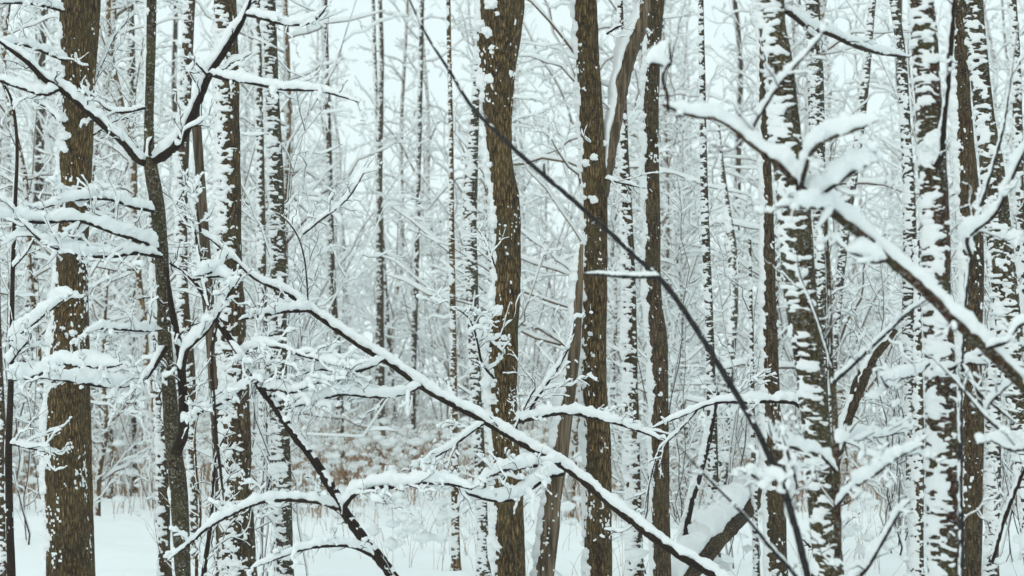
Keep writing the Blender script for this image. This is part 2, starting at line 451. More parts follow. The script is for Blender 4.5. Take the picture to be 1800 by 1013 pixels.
def tree(name, label, cat, pts, d, mat, style='edge', cov=0.0, thick=0.03, res=0.008, group=None, sides=64, clumps=(), top=True, bump=0.05, wood='trunk', extra=1.2, nth=None, seed=None):
    """A trunk traced as (x, y, width) in photograph pixels at distance d, carried down to the snow and on above the frame."""
    seed = seed or nseed()
    mm = d / FPX
    C = np.array([at(x, y, d) for x, y, _ in pts]); R = np.array([0.5 * w_ * mm for *_, w_ in pts])
    if top and pts[0][1] <= 5:
        dd = unit(C[0] - C[1]); dd = dd / max(dd[2], 0.3)
        C = np.concatenate([[C[0] + dd * extra], C]); R = np.concatenate([[R[0] * 0.93], R])
    C, R = to_ground(C, R)
    loc = np.array([C[-1][0], d, float(ground_z(C[-1][0], d))])
    L = np.linalg.norm(np.diff(C, axis=0), axis=1).sum()
    n = int(np.clip(L / 0.025, 20, 320))
    CR = catmull(np.concatenate([C, R[:, None]], 1), n)
    P, r = CR[:, :3] - loc, CR[:, 3]
    gz = P[:, 2] + loc[2] - float(ground_z(loc[0], loc[1]))
    r = r * (1 + 0.35 * np.exp(-np.clip(gz, 0, 9) / 0.12))
    o = thing(name, label, cat, loc, group)
    a = np.linspace(0, 2 * math.pi, sides, endpoint=False)
    D = np.stack([np.cos(a), np.sin(a), 0 * a], -1)
    G = P[:, None] + D[None] * r[:, None, None]
    wv = G + loc
    G = P[:, None] + D[None] * (r[:, None] * (1 + bump * vn(wv * np.array([14, 14, 3.0]), seed) - bump * np.abs(vn(wv * np.array([38, 38, 6.0]), seed + 1)) * 1.6 + 0.5 * bump * vn(wv * np.array([70, 70, 16.0]), seed + 2) + 0.03 * vn(wv * 3, seed)))[..., None]
    mb = MB(); mb.grid(G[:, ::-1])
    tr = mb.build(wood, mat, o)
    if style:
        sm = MB()
        nn = nth or int(np.clip(2 * math.pi * float(r.mean()) / res, 16, 140))
        crust(sm, P, r * 1.01, res, nn, style, cov, thick, seed, off=loc)
        for (x, y, s) in clumps:
            c = at(x, y, d) - loc
            rz = float(np.interp(c[2], P[::-1, 2], r[::-1])); dx = c[0] - float(np.interp(c[2], P[::-1, 2], P[::-1, 0]))
            c = c + np.array([0, float(np.interp(c[2], P[::-1, 2], P[::-1, 1])) - c[1] - 0.95 * math.sqrt(max(rz * rz - dx * dx, 0)), 0])
            for k in range(3):
                j = np.array([RNG.gauss(0, 0.45), RNG.gauss(0, 0.25), RNG.gauss(0, 0.4)]) * s * mm
                clump(sm, c + j, s * mm * (0.75 if k == 0 else RNG.uniform(0.35, 0.55)), (1, 0.5, 0.85), nseed())
        sm.build('snow', SNOW, tr, 'stuff')
    return o, loc

# ------------------------------------------------------------------ the trunks that can be told apart
# left part
big_left, b1 = tree('tree', 'thick straight brown trunk at the left, snow plastered along its left edge', 'tree',
    [(140,0,70),(137,150,60),(134,250,59),(131,350,56),(125,500,58),(119,650,66),(114,760,70),(116,860,74),(124,1013,80)], 14, BARK, 'edge', 0.02, 0.04,
    clumps=[(118,135,15),(122,262,20),(118,210,11),(112,525,17),(84,735,10),(132,588,9),(118,232,9)])
tree('tree', 'narrow trunk half hidden behind the thick left trunk', 'tree',
    [(139,0,16),(141,400,22),(144,640,28),(149,860,28),(152,1013,30)], 15.6, BARK, 'edge', 0.1, 0.03)
fork, bf = tree('forked_tree', 'dark greenish forked tree whose two side limbs spread in a wide V', 'tree',
    [(267,-40,18),(266,60,17),(263,170,17),(261,250,18),(264,290,25),(275,350,26),(283,430,25),(287,510,25),(290,600,26),(298,700,27),(304,780,30),(313,850,31),(318,940,30),(321,1013,28)],
    11.2, BARK_GREEN, 'edge', -0.32, 0.022, res=0.007)
tree('tree', 'snow-spotted slim trunk close behind the left foot of the forked tree', 'tree',
    [(262,0,11),(266,300,13),(276,600,16),(286,820,20),(290,1000,22)], 16.5, BARK_DARK, 'lump', 0.1, 0.025)
lump_tree, bl = tree('tree', 'brown trunk blotched with snow all over its front, just right of a pale dead stem', 'tree',
    [(396,0,40),(398,100,43),(401,300,45),(404,480,47),(408,560,50),(412,700,52),(416,850,55),(421,1013,60)], 13.6, BARK_DARK, 'lump', 0.02, 0.028)
tree('dead_tree', 'pale smooth dead stem leaning behind the snow-blotched brown trunk', 'tree',
    [(341,175,15),(346,230,17),(352,320,18),(358,400,19),(365,520,22),(373,610,21),(379,720,20),(388,900,20)], 15, BARK_DEAD, 'edge', -0.25, 0.02, top=False)
tree('tree', 'slim dark trunk behind the right limb of the forked tree', 'tree',
    [(334,0,19),(328,120,21),(322,260,22),(319,400,21),(322,520,19),(334,640,17),(337,760,16),(340,900,16)], 19, BARK_DARK, 'lump', 0.08, 0.03)
tree('tree', 'straight snow-ruffled trunk just right of the blotched brown trunk', 'tree',
    [(473,0,24),(478,150,24),(483,250,26),(487,350,26),(490,480,28),(488,600,31),(491,740,34),(496,850,32),(501,1013,30)], 16, BARK_GREEN, 'ruffle', 0.22, 0.03, clumps=[(487,830,16)])
tree('tree', 'short thick snowy trunk seen low behind the snow-ruffled one', 'tree',
    [(452,0,12),(458,300,14),(462,600,18),(465,750,22),(466,860,23)], 25, BARK_DARK, 'lump', 0.15, 0.03, res=0.014)
tree('tree', 'thin distant trunk between the thick left trunk and the forked tree', 'tree',
    [(228,0,13),(230,70,14),(232,200,14),(235,400,15),(233,600,13),(233,800,14)], 32, BARK_DARK, 'lump', 0.0, 0.03, res=0.02)
edge_sap, be = tree('sapling', 'thin bent stem near the left border with a dark lower trunk beside it', 'sapling',
    [(8,150,4),(19,172,5),(27,215,6),(30,262,6),(27,350,7),(22,500,8),(20,650,10),(15,800,13),(20,1013,15)], 13, TWIG, 'edge', -0.1, 0.012, top=False, sides=16)
tree('tree', 'dark trunk cut by the left border, showing only low down', 'tree',
    [(-14,0,12),(-10,400,16),(-4,650,18),(4,800,20),(7,1013,26)], 17, BARK_DARK, 'lump', 0.0, 0.03)
# middle
tree('tree', 'distant thin trunk standing over the brown reeds, left of centre', 'tree',
    [(572,0,8),(576,200,10),(578,250,10),(581,400,12),(584,500,13),(590,600,16),(595,720,18),(600,835,19)], 36, BARK_DARK, 'lump', -0.12, 0.04, res=0.02)
tree('tree', 'distant dark trunk in the middle of the brown reeds', 'tree',
    [(668,0,7),(671,80,8),(669,200,10),(667,300,11),(668,500,13),(668,640,16),(668,740,18),(669,812,19)], 42, BARK_DARK, 'lump', -0.22, 0.04, res=0.022)
tree('tree', 'short thin trunk close to the right of the dark reed trunk', 'tree',
    [(656,0,6),(666,300,7),(680,560,9),(690,720,12),(692,805,12)], 46, BARK_DARK, 'lump', 0.0, 0.04, res=0.03)
tree('tree', 'slender far trunk by the reeds with bare brown right side', 'tree',
    [(742,0,8),(736,300,8),(731,500,10),(725,700,12),(726,830,12)], 40, BARK_DARK, 'lump', -0.12, 0.04, res=0.025)
tree('birch_tree', 'very slim ringed birch left of the crooked central trunk', 'birch',
    [(788,0,8),(790,100,8),(793,250,9),(794,400,10),(796,550,11),(798,700,13),(800,850,14),(801,980,15)], 19, BARK_FAR, 'ruffle', 0.2, 0.012, res=0.01)
tree('tree', 'snow-ringed trunk tucked against the left side of the crooked central trunk', 'tree',
    [(846,0,10),(838,150,13),(833,240,17),(827,330,25),(826,400,25),(829,480,23),(832,560,21),(836,680,20),(843,800,19),(849,960,20)], 17.5, BARK_GREEN, 'ruffle', 0.22, 0.022)
crook, bc = tree('tree', 'crooked thick central trunk with a sharp bend near its top', 'tree',
    [(880,0,86),(877,60,80),(875,130,64),(875,200,52),(880,290,45),(889,350,49),(892,430,47),(891,510,47),(884,600,58),(883,680,54),(886,757,49),(892,857,54),(897,1013,55)],
    13, BARK, 'edge', -0.02, 0.04, clumps=[(858,136,24),(866,20,16),(862,62,16),(868,95,12),(866,290,7),(874,545,15),(876,592,11),(858,600,12),(862,570,13),(868,668,12)])
mid_trunk, bm = tree('tree', 'straight thick trunk right of centre that throws off a big forking limb', 'tree',
    [(1028,0,42),(1036,150,43),(1041,250,43),(1046,350,44),(1046,500,43),(1043,600,45),(1045,700,46),(1049,757,48),(1051,880,48),(1053,1013,48)],
    13.5, BARK, 'edge', 0.0, 0.035, clumps=[(1061,251,10),(1036,284,13),(1040,352,9)])
tree('dead_tree', 'bare grey-brown leaning dead trunk beside the straight thick trunk', 'tree',
    [(1022,430,7),(1017,520,15),(1011,600,21),(1005,650,24),(995,720,27),(985,800,29),(973,870,31),(965,950,33),(956,1013,35)], 13.2, BARK_DEAD, 'edge', 0.25, 0.05, top=False)
tree('tree', 'dark trunk with a swollen bend in its lower half, right of the forking trunk', 'tree',
    [(1153,0,34),(1149,60,31),(1145,150,28),(1144,250,29),(1147,400,28),(1148,520,29),(1157,610,34),(1159,700,33),(1160,800,33),(1163,1013,33)], 15, BARK_DARK, 'edge', 0.3, 0.03)
tree('tree', 'narrow snow-laden trunk between the forking trunk and the swollen dark one', 'tree',
    [(1090,0,10),(1094,150,14),(1098,300,18),(1103,420,22),(1106,520,24),(1108,650,26),(1112,800,27),(1118,1013,28)], 17, BARK_DARK, 'lump', 0.25, 0.03)
tree('birch_tree', 'slim pale birch with tight rings standing before the fallen log', 'birch',
    [(1232,0,10),(1235,180,12),(1237,300,13),(1240,400,14),(1245,520,15),(1248,620,16),(1251,720,18),(1254,850,19),(1258,1000,20)], 16.5, BARK_GREEN, 'ruffle', 0.25, 0.012, res=0.009)
tree('birch_tree', 'thread-thin pale birch stem in front of the upper end of the fallen log', 'birch',
    [(1318,420,5),(1321,600,7),(1324,760,8),(1326,880,10),(1330,1005,11)], 16.2, BARK_GREEN, 'ruffle', 0.35, 0.01, res=0.009, top=False)
tree('tree', 'forking mossy trunk of middle distance behind the slim pale birch', 'tree',
    [(1262,220,6),(1270,300,9),(1279,370,12),(1286,430,17),(1289,520,18),(1283,620,20),(1275,700,22),(1268,830,24)], 27, BARK_GREEN, 'lump', 0.15, 0.03, res=0.014, top=False)
tree('tree', 'red-barked thin leaning stem rising from the snow left of the slim pale birch', 'tree',
    [(1262,690,7),(1252,745,9),(1240,800,10),(1226,850,11),(1214,890,11),(1201,965,12)], 16, TWIG, 'edge', 0.5, 0.04, top=False)
tree('tree', 'dark snow-flecked trunk left of the blurred mossy near tree', 'tree',
    [(1338,0,14),(1343,200,17),(1348,330,20),(1351,450,24),(1352,540,27),(1355,650,30),(1360,850,36),(1366,1013,40)], 15, BARK_DARK, 'edge', 0.35, 0.03)
# right part
near_a, ba = tree('mossy_tree', 'near mossy trunk leaning left, soft focus, with broad snow bands', 'tree',
    [(1352,-20,52),(1358,50,52),(1368,100,52),(1378,200,54),(1388,300,56),(1398,400,57),(1405,500,58),(1412,560,56),(1420,620,52),(1431,720,51),(1440,810,51),(1448,900,52),(1458,1013,54)],
    8.2, BARK_GREEN, 'ruffle', 0.12, 0.016, res=0.0065)
near_b, bb = tree('mossy_tree', 'near mossy trunk with reddish bark near its top, heavy snow shelf halfway', 'tree',
    [(1620,0,48),(1627,100,49),(1634,200,48),(1640,300,50),(1645,400,52),(1646,507,54),(1653,650,56),(1656,800,58),(1661,1013,62)],
    8, BARK_RED, 'ruffle', 0.12, 0.016, res=0.0065, clumps=[(1636,255,26),(1628,280,14),(1650,640,18),(1648,560,17)])
tree('birch_tree', 'ringed grey birch right behind the leaning near mossy trunk', 'birch',
    [(1428,0,25),(1431,60,27),(1434,150,28),(1437,250,28),(1439,330,24),(1441,450,20),(1444,600,18),(1450,800,18),(1455,1000,18)], 17, BARK_GREEN, 'ruffle', 0.15, 0.016)
tree('birch_tree', 'thin birch slanting to the right in the gap between the two mossy trunks', 'birch',
    [(1540,-40,12),(1532,20,13),(1525,100,15),(1515,200,16),(1501,300,17),(1488,390,16),(1478,480,15),(1468,600,14),(1460,760,14),(1455,960,14)], 20, BARK_GREEN, 'ruffle', 0.2, 0.016, res=0.01)
tree('birch_tree', 'finely ringed birch standing left of the reddish near trunk', 'birch',
    [(1570,0,14),(1580,60,16),(1588,150,18),(1593,250,19),(1598,350,22),(1599,450,24),(1597,560,22),(1600,700,20),(1604,850,22),(1610,1005,26)], 17, BARK_GREEN, 'ruffle', 0.25, 0.016)
tree('tree', 'dark flaking trunk right of the reddish near trunk', 'tree',
    [(1684,0,22),(1690,80,26),(1692,180,30),(1700,300,37),(1707,400,41),(1709,500,42),(1706,600,39),(1708,750,42),(1708,900,39),(1706,1013,37)], 13.4, BARK_DARK, 'edge', 0.15, 0.035)
tree('mossy_tree', 'green-grey trunk leaning towards the right border', 'tree',
    [(1708,-20,36),(1713,40,36),(1720,110,35),(1730,200,36),(1742,280,42),(1752,380,46),(1763,480,48),(1772,560,46),(1782,640,44),(1796,740,44),(1812,860,46)], 11, BARK_GREEN, 'ruffle', 0.12, 0.02, res=0.0075, clumps=[(1765,410,20)])
tree('birch_tree', 'pale ringed birch low between the flaking trunk and the right border', 'birch',
    [(1760,420,16),(1752,560,20),(1746,680,26),(1746,850,26),(1743,1008,24)], 17, BARK_GREEN, 'ruffle', 0.35, 0.02, top=False)
tree('tree', 'thin dark trunk at the right border', 'tree',
    [(1780,0,14),(1786,100,16),(1789,250,18),(1793,420,20),(1800,700,22),(1806,1000,24)], 19, BARK_DARK, 'lump', 0.2, 0.025)
tree('tree', 'slim snow-covered trunk low in the gap left of the reddish near trunk', 'tree',
    [(1612,420,10),(1614,600,14),(1615,760,18),(1613,880,22),(1611,1000,25)], 16.5, BARK_DARK, 'lump', 0.2, 0.02, top=False)

# ------------------------------------------------------------------ their limbs
F = fork
def br(par, base, pts, d, w0, w1, snow, **k): return branch(par, base, pts, d, w0, w1, snow, **k)
br(F, bf, [(266,284),(292,272),(322,238),(342,195),(366,137),(400,82),(428,34),(445,-10)], (11.2,10.9), 15, 8, 26, nt=5, tl=0.3, lump=0.2)
br(F, bf, [(262,290),(240,280),(215,250),(182,222),(142,187),(104,156),(75,138),(50,112),(20,90),(-12,66)], (11.2,10.7), 10, 7, 18, nt=4, tl=0.25, lump=0.25)
br(F, bf, [(104,158),(80,167),(42,157),(0,143),(-20,138)], 10.9, 5, 4, 17, nt=3, tl=0.2)
br(F, bf, [(366,135),(345,112),(325,100)], 10.9, 4, 2, 8, nt=2, tl=0.15)
br(F, bf, [(366,130),(392,138),(440,145),(500,157),(560,160),(600,170),(628,179)], (10.9,10.3), 6, 3, 15, nt=6, tl=0.22)
br(F, bf, [(434,26),(462,34),(500,43),(540,42),(560,30),(574,12)], (10.9,10.4), 5, 3, 15, nt=5, tl=0.2)
br(F, bf, [(276,438),(245,425),(195,408),(140,389),(70,391),(0,383),(-20,380)], (11.1,10.3), 7, 3, 22, nt=9, tl=0.35)
br(F, bf, [(284,452),(240,447),(190,452),(130,446),(80,428),(30,384)], (11.1,10.4), 6, 3, 20, nt=8, tl=0.35)
br(F, bf, [(270,372),(235,365),(200,352),(160,350),(110,357),(60,372)], (11.1,10.6), 5, 2.5, 17, nt=8, tl=0.3)
br(F, bf, [(256,190),(215,198),(190,193),(165,170),(150,160)], 11.1, 4, 2.5, 9, nt=4, tl=0.2)
br(F, bf, [(288,640),(262,660),(235,676),(190,680),(150,676),(112,670),(70,664)], (11.1,10.5), 5, 4, 21, nt=9, tl=0.28, lump=0.3)
br(F, bf, [(293,610),(277,637),(262,660),(243,684)], 10.8, 7, 4, 20, nt=5, tl=0.25, lump=0.2)
br(F, bf, [(284,580),(255,582),(215,580),(180,578),(150,585)], (11,10.6), 4, 2.5, 16, nt=7, tl=0.28)
stem2 = br(F, bf, [(308,800),(321,765),(322,722),(319,650),(305,560),(297,510),(292,470)], 10.9, 17, 8, 5, nt=4, tl=0.25, gap=0.5)
br(F, bf, [(321,650),(330,615),(345,600),(362,585),(375,565),(385,548)], 10.7, 7, 4, 28, nt=4, tl=0.25, lump=0.25)
br(F, bf, [(320,745),(350,728),(385,712),(420,690),(450,665)], (10.8,10.4), 5, 3, 18, nt=8, tl=0.28)
br(F, bf, [(264,275),(262,262),(268,240)], 11.1, 6, 4, 20, nt=0, lump=0.2)
# boughs of the thin stem at the left border
br(edge_sap, be, [(16,668),(45,666),(80,655),(115,642),(150,645),(185,646),(215,640)], (12.6,11), 5, 4, 25, nt=10, tl=0.25, lump=0.3)
br(edge_sap, be, [(18,640),(35,615),(55,592),(52,580)], 12.2, 4, 3, 30, nt=4, tl=0.2)
br(edge_sap, be, [(24,470),(50,440),(60,420)], 12.8, 3, 2, 10, nt=3, tl=0.2)
br(edge_sap, be, [(17,780),(60,790),(110,800)], 12.8, 3, 2, 12, nt=5, tl=0.3)
br(edge_sap, be, [(20,600),(70,560),(110,530),(128,518)], (12.6,12.2), 4, 2, 22, nt=4, tl=0.2)
# limbs of the thick left trunk
br(big_left, b1, [(118,108),(85,95),(50,82),(20,78),(-15,70)], (13.8,13), 5, 3, 14, nt=5, tl=0.3)
br(big_left, b1, [(112,20),(70,10),(30,6),(-10,8)], (13.8,13.2), 4, 3, 12, nt=5, tl=0.3)
br(big_left, b1, [(162,160),(180,110),(205,60),(238,22)], (14,14.6), 4, 2, 8, nt=6, tl=0.35)
br(big_left, b1, [(160,240),(200,215),(245,203)], (14,14.4), 3, 2, 9, nt=6, tl=0.3)
br(big_left, b1, [(106,215),(80,190),(60,178)], 13.8, 3, 2, 12, nt=4, tl=0.25)
# the forking limb of the straight trunk
br(mid_trunk, bm, [(1060,345),(1066,310),(1073,265),(1081,215),(1089,160),(1102,98),(1120,45),(1137,-10)], (13.5,13.7), 16, 33, 34, nt=3, tl=0.3, mat=BARK_DEAD, name='limb', lump=0.3, tr=0.004)
br(mid_trunk, bm, [(1066,60),(1085,48),(1095,45)], 13.4, 4, 3, 6, nt=3, tl=0.2)
br(mid_trunk, bm, [(1063,315),(1090,322),(1125,330)], 13.4, 3, 2, 7, nt=5, tl=0.3)
br(crook, bc, [(906,742),(930,737),(990,726),(1050,736),(1110,752),(1168,776)], (12.6,11.8), 7, 4, 15, nt=5, tl=0.2, lump=0.25)
br(crook, bc, [(918,745),(940,705),(965,670),(985,640),(1003,600),(1010,560)], (12.6,12.9), 5, 3, 12, nt=6, tl=0.3)
br(crook, bc, [(868,665),(848,640),(838,600),(825,560),(800,540)], (12.8,12.3), 4, 2.5, 13, nt=8, tl=0.35)
br(crook, bc, [(870,470),(860,440),(850,420),(842,405)], 12.8, 3, 2, 8, nt=4, tl=0.25)
br(crook, bc, [(905,755),(930,700),(940,680),(925,655)], 12.5, 3, 2, 6, nt=5, tl=0.3)
# branch to the left of the dark snow-flecked trunk
dk, bdk = thing('sapling', 'snow-capped thin arching sapling crossing in front of the dark snow-flecked trunk', 'sapling', at(1500, 1290, 11.8) * np.array([1, 1, 0])), at(1500, 1290, 11.8) * np.array([1, 1, 0])
br(dk, bdk, [(1498,1240),(1470,960),(1440,800),(1400,712),(1360,707),(1320,707),(1262,708),(1200,731),(1148,752)], (11.8,11.4), 9, 4, 17, nt=9, tl=0.25, lump=0.25, name='stem')
br(dk, bdk, [(1290,706),(1300,690),(1322,672),(1340,655)], 11.6, 3, 2, 9, nt=5, tl=0.22)
br(dk, bdk, [(1230,716),(1190,760),(1160,790),(1142,850),(1132,905)], 11.5, 3, 2, 8, nt=5, tl=0.2, gap=0.3)

# ------------------------------------------------------------------ leaning and arching stems that cross the wood
def stem(name, label, pts, d, w0, w1, snow, **k):
    d0, d1 = d if isinstance(d, tuple) else (d, d)
    p = at(*pts[0], d0); b = np.array([p[0], d0, float(ground_z(p[0], d0))])
    o = thing(name, label, 'sapling', b)
    branch(o, b, pts, d, w0, w1, snow, name='stem', **k)
    return o, b
s1, bs1 = stem('leaning_sapling', 'long straight snow-capped leaning stem falling to the bottom edge right of centre',
    [(1530,1215),(1400,1115),(1250,1010),(1180,968),(1120,925),(1060,876),(1000,827),(960,804),(900,770),(860,746),(800,714),(740,680),(680,637),(620,601),(545,546),(510,520),(450,490),(400,446),(352,408),(318,392)],
    (10.6,10.9), 13, 5, 19, nt=8, tl=0.2, lump=0.16, jag=0.6)
br(s1, bs1, [(545,546),(500,548),(455,556),(420,563)], (10.8,10.5), 6, 4, 14, nt=4, tl=0.2)
br(s1, bs1, [(541,545),(540,500),(534,450),(520,410),(500,385),(480,372)], (10.8,10.6), 3, 2, 5, nt=6, tl=0.22)
br(s1, bs1, [(533,412),(560,390),(590,368),(615,345),(632,318),(648,290)], (10.7,10.4), 3, 2, 11, nt=6, tl=0.2)
br(s1, bs1, [(400,446),(385,470),(365,482),(342,486)], (10.8,10.5), 4, 3, 22, nt=3, tl=0.18)
br(s1, bs1, [(990,833),(960,842),(930,862),(900,878),(860,878),(820,866),(780,846),(745,838)], (10.6,10.2), 6, 4, 22, nt=9, tl=0.25, lump=0.4)
br(s1, bs1, [(985,815),(950,818),(920,822),(880,828),(850,842),(830,855)], (10.6,10.3), 5, 3, 16, nt=6, tl=0.22)
br(s1, bs1, [(850,745),(815,770),(780,795),(745,815),(720,822)], (10.6,10.3), 4, 2.5, 14, nt=9, tl=0.22)
br(s1, bs1, [(675,633),(640,650),(600,655),(560,650),(520,662)], (10.7,10.3), 4, 3, 16, nt=9, tl=0.25)
br(s1, bs1, [(740,680),(700,695),(650,698),(600,694),(560,702),(520,715),(500,720)], (10.7,10.2), 4, 3, 18, nt=11, tl=0.25, lump=0.4)
br(s1, bs1, [(352,408),(345,370),(338,340),(325,318)], 10.8, 5, 3, 24, nt=5, tl=0.2)
s2, bs2 = stem('leaning_sapling', 'dark-barked leaning stem running from the forked tree down to the bottom edge',
    [(818,1212),(750,1110),(688,1012),(640,951),(610,906),(590,871),(550,806),(505,746),(460,682),(420,621),(382,565),(345,501),(325,480),(298,462)],
    (10.2,10.9), 19, 8, 7, nt=5, tl=0.2, gap=0.25, jag=1.2, wide=0.62)
br(s2, bs2, [(606,905),(608,888),(625,868),(650,858),(700,856),(740,850),(790,852),(830,862)], (10.3,10.0), 8, 4, 20, nt=10, tl=0.25, lump=0.4)
br(s2, bs2, [(592,895),(560,884),(500,880),(450,886),(400,908),(362,930),(330,958),(295,985)], (10.3,9.6), 6, 4, 17, nt=6, tl=0.22, lump=0.3)
br(s2, bs2, [(655,978),(620,962),(580,960),(530,968),(480,985),(440,1000)], (10.2,9.8), 5, 3, 15, nt=5, tl=0.2)
br(s2, bs2, [(462,683),(490,688),(515,690),(560,672),(600,668)], (10.5,10.2), 5, 3, 18, nt=9, tl=0.25, lump=0.4)
br(s2, bs2, [(420,622),(450,612),(490,612),(530,625),(580,640),(620,650)], (10.6,10.2), 4, 3, 17, nt=10, tl=0.25, lump=0.4)
br(s2, bs2, [(380,562),(395,530),(410,505),(422,488)], (10.7,10.5), 5, 3, 17, nt=4, tl=0.2)
br(s2, bs2, [(368,545),(360,500),(350,450),(340,400),(322,345)], (10.6,10.8), 5, 3, 6, nt=8, tl=0.25, gap=0.3)
br(s2, bs2, [(340,492),(365,487),(390,486),(405,490)], (10.7,10.6), 6, 3, 24, nt=2, tl=0.15, lump=0.2)
br(s2, bs2, [(382,566),(372,620),(376,700),(380,760),(392,880)], (10.5,10.4), 5, 5, 4, nt=5, tl=0.2, gap=0.4)
br(s2, bs2, [(402,600),(430,640),(445,660),(470,668)], 10.5, 4, 3, 18, nt=7, tl=0.22, lump=0.4)

wire, bw = stem('arching_sapling', 'bare dark whip-like stem arching diagonally across the picture, almost free of snow',
    [(1545,1640),(1490,1250),(1428,1040),(1385,880),(1345,782),(1320,735),(1280,668),(1240,602),(1200,542),(1158,488),(1130,460),(1080,416),(1000,346),(930,286),(880,240),(830,190),(790,126),(745,52),(716,-8),(690,-60)],
    (6.3,7.4), 12, 5, 2.6, nt=4, tl=0.1, lump=0.6, gap=0.45, mat=WIRE, jag=0.8, wide=0.45)
br(wire, bw, [(1157,487),(1100,487),(1060,484),(1028,481)], (6.75,6.9), 6, 4, 7, nt=0, mat=WIRE, lump=0.15)
br(wire, bw, [(958,306),(956,296),(957,287)], 7.0, 4, 3, 2, nt=0, mat=WIRE)
br(wire, bw, [(1440,1085),(1400,1015),(1350,958),(1310,910),(1270,868),(1222,818),(1190,780)], (6.4,6.2), 7, 3, 7, nt=3, tl=0.12, mat=WIRE, gap=0.4)
br(wire, bw, [(1378,868),(1360,840),(1345,850),(1320,830)], 6.4, 4, 3, 22, nt=5, tl=0.14)
br(wire, bw, [(1400,930),(1385,890),(1400,860),(1390,815),(1375,765)], 6.5, 6, 5, 20, nt=4, tl=0.12, lump=0.3)

near, bn = stem('arching_sapling', 'near reddish branch-like stem loaded with thick snow, crossing both mossy trunks',
    [(2350,1650),(2150,1150),(1960,860),(1850,725),(1800,680),(1770,650),(1730,611),(1680,566),(1615,502),(1560,456),(1510,411),(1460,371),(1412,331),(1370,292),(1310,247),(1262,212),(1210,202),(1166,183)],
    (6.6,6.2), 26, 10, 33, taper=False, nt=5, tl=0.14, lump=0.3, mat=BARK_RED, jag=0.6, tw_snow=0.03)
br(near, bn, [(1174,196),(1172,165),(1165,140),(1170,120),(1178,110),(1176,74)], 6.2, 5, 4, 5, nt=0, gap=0.5)
br(near, bn, [(1180,112),(1172,116),(1164,116),(1156,113),(1147,112),(1140,116)], 6.2, 4, 3, 38, nt=0, lump=0.35)
br(near, bn, [(1408,328),(1416,300),(1425,272),(1445,252),(1470,240),(1510,226),(1545,212)], (6.3,5.9), 8, 4, 32, nt=2, tl=0.12, lump=0.3, mat=BARK_RED)
br(near, bn, [(1462,373),(1440,366),(1410,366),(1362,364)], (6.3,6.1), 7, 4, 28, nt=3, tl=0.12, lump=0.3, mat=BARK_RED)
br(near, bn, [(1318,250),(1325,222),(1345,190),(1370,150),(1400,115),(1440,70),(1455,40)], (6.3,6.0), 5, 3, 13, nt=5, tl=0.15, lump=0.5)
br(near, bn, [(1305,245),(1290,262),(1268,266),(1255,255)], 6.2, 3, 2, 3, nt=2, tl=0.1)
br(near, bn, [(1560,457),(1540,462),(1510,450),(1485,440)], 6.3, 5, 3, 26, nt=2, tl=0.12)
br(near, bn, [(1735,613),(1770,600),(1790,575),(1815,560)], 6.4, 6, 4, 20, nt=2, tl=0.12)
br(near, bn, [(1432,350),(1470,325),(1505,300),(1530,290)], (6.3,6.0), 6, 4, 34, nt=2, tl=0.12, lump=0.3)

low, blow = stem('arching_sapling', 'slim near stem slanting down across the reddish mossy trunk to the right border',
    [(2160,1560),(2000,1060),(1900,880),(1850,835),(1800,790),(1740,741),(1690,682),(1655,645),(1632,624)], (6.4,6.8), 11, 5, 11, nt=4, tl=0.2, lump=0.3, mat=WIRE)
br(low, blow, [(1800,790),(1780,792),(1750,778),(1728,768)], 6.6, 5, 3, 24, nt=2, tl=0.12)
br(low, blow, [(1745,745),(1735,720),(1760,690),(1790,665),(1815,650)], 6.7, 4, 3, 14, nt=4, tl=0.15)

tall, bt = stem('sapling', 'thin upright brown sapling rubbing against the right side of the leaning near mossy trunk',
    [(1474,1300),(1473,1013),(1471,850),(1467,720),(1462,640),(1458,520),(1452,380),(1462,240)], (7.4,7.6), 14, 5, 7, nt=5, tl=0.3, mat=BARK_RED, gap=0.3)
br(tall, bt, [(1466,672),(1490,650),(1525,617),(1560,585),(1600,547),(1645,517)], (7.3,6.6), 6, 3, 10, nt=5, tl=0.2, mat=WIRE)
br(tall, bt, [(1464,650),(1450,600),(1430,540),(1405,480),(1400,440)], 7.3, 4, 3, 6, nt=4, tl=0.2, mat=WIRE)
br(tall, bt, [(1471,890),(1500,860),(1540,835),(1580,805),(1620,782)], (7.2,6.4), 5, 3, 24, nt=4, tl=0.15, lump=0.35)
br(tall, bt, [(1472,780),(1500,770),(1540,768),(1590,760)], (7.4,7.8), 4, 3, 20, nt=7, tl=0.2, lump=0.4)
br(tall, bt, [(1474,1040),(1520,1005),(1545,965),(1575,915),(1600,880)], (7.2,6.6), 6, 3, 18, nt=4, tl=0.15, lump=0.35)
br(tall, bt, [(1470,830),(1440,800),(1400,790),(1360,770),(1350,740)], (7.3,7.0), 5, 3, 22, nt=5, tl=0.18, lump=0.35)
br(near_b, bb, [(1646,292),(1656,270),(1660,220),(1668,120),(1674,50),(1678,-20)], (7.8,7.5), 9, 8, 12, nt=2, tl=0.2, mat=TWIG)
br(near_b, bb, [(1632,640),(1610,660),(1585,665),(1562,680),(1548,662)], (7.8,7.2), 6, 4, 24, nt=3, tl=0.15, lump=0.3)
br(near_b, bb, [(1668,650),(1700,640),(1735,640),(1752,630)], (7.8,7.4), 6, 4, 12, nt=3, tl=0.2)
br(near_a, ba, [(1382,20),(1420,45),(1470,66),(1515,85),(1555,96),(1600,101)], (8.2,9.2), 8, 5, 15, nt=4, tl=0.2, lump=0.2)

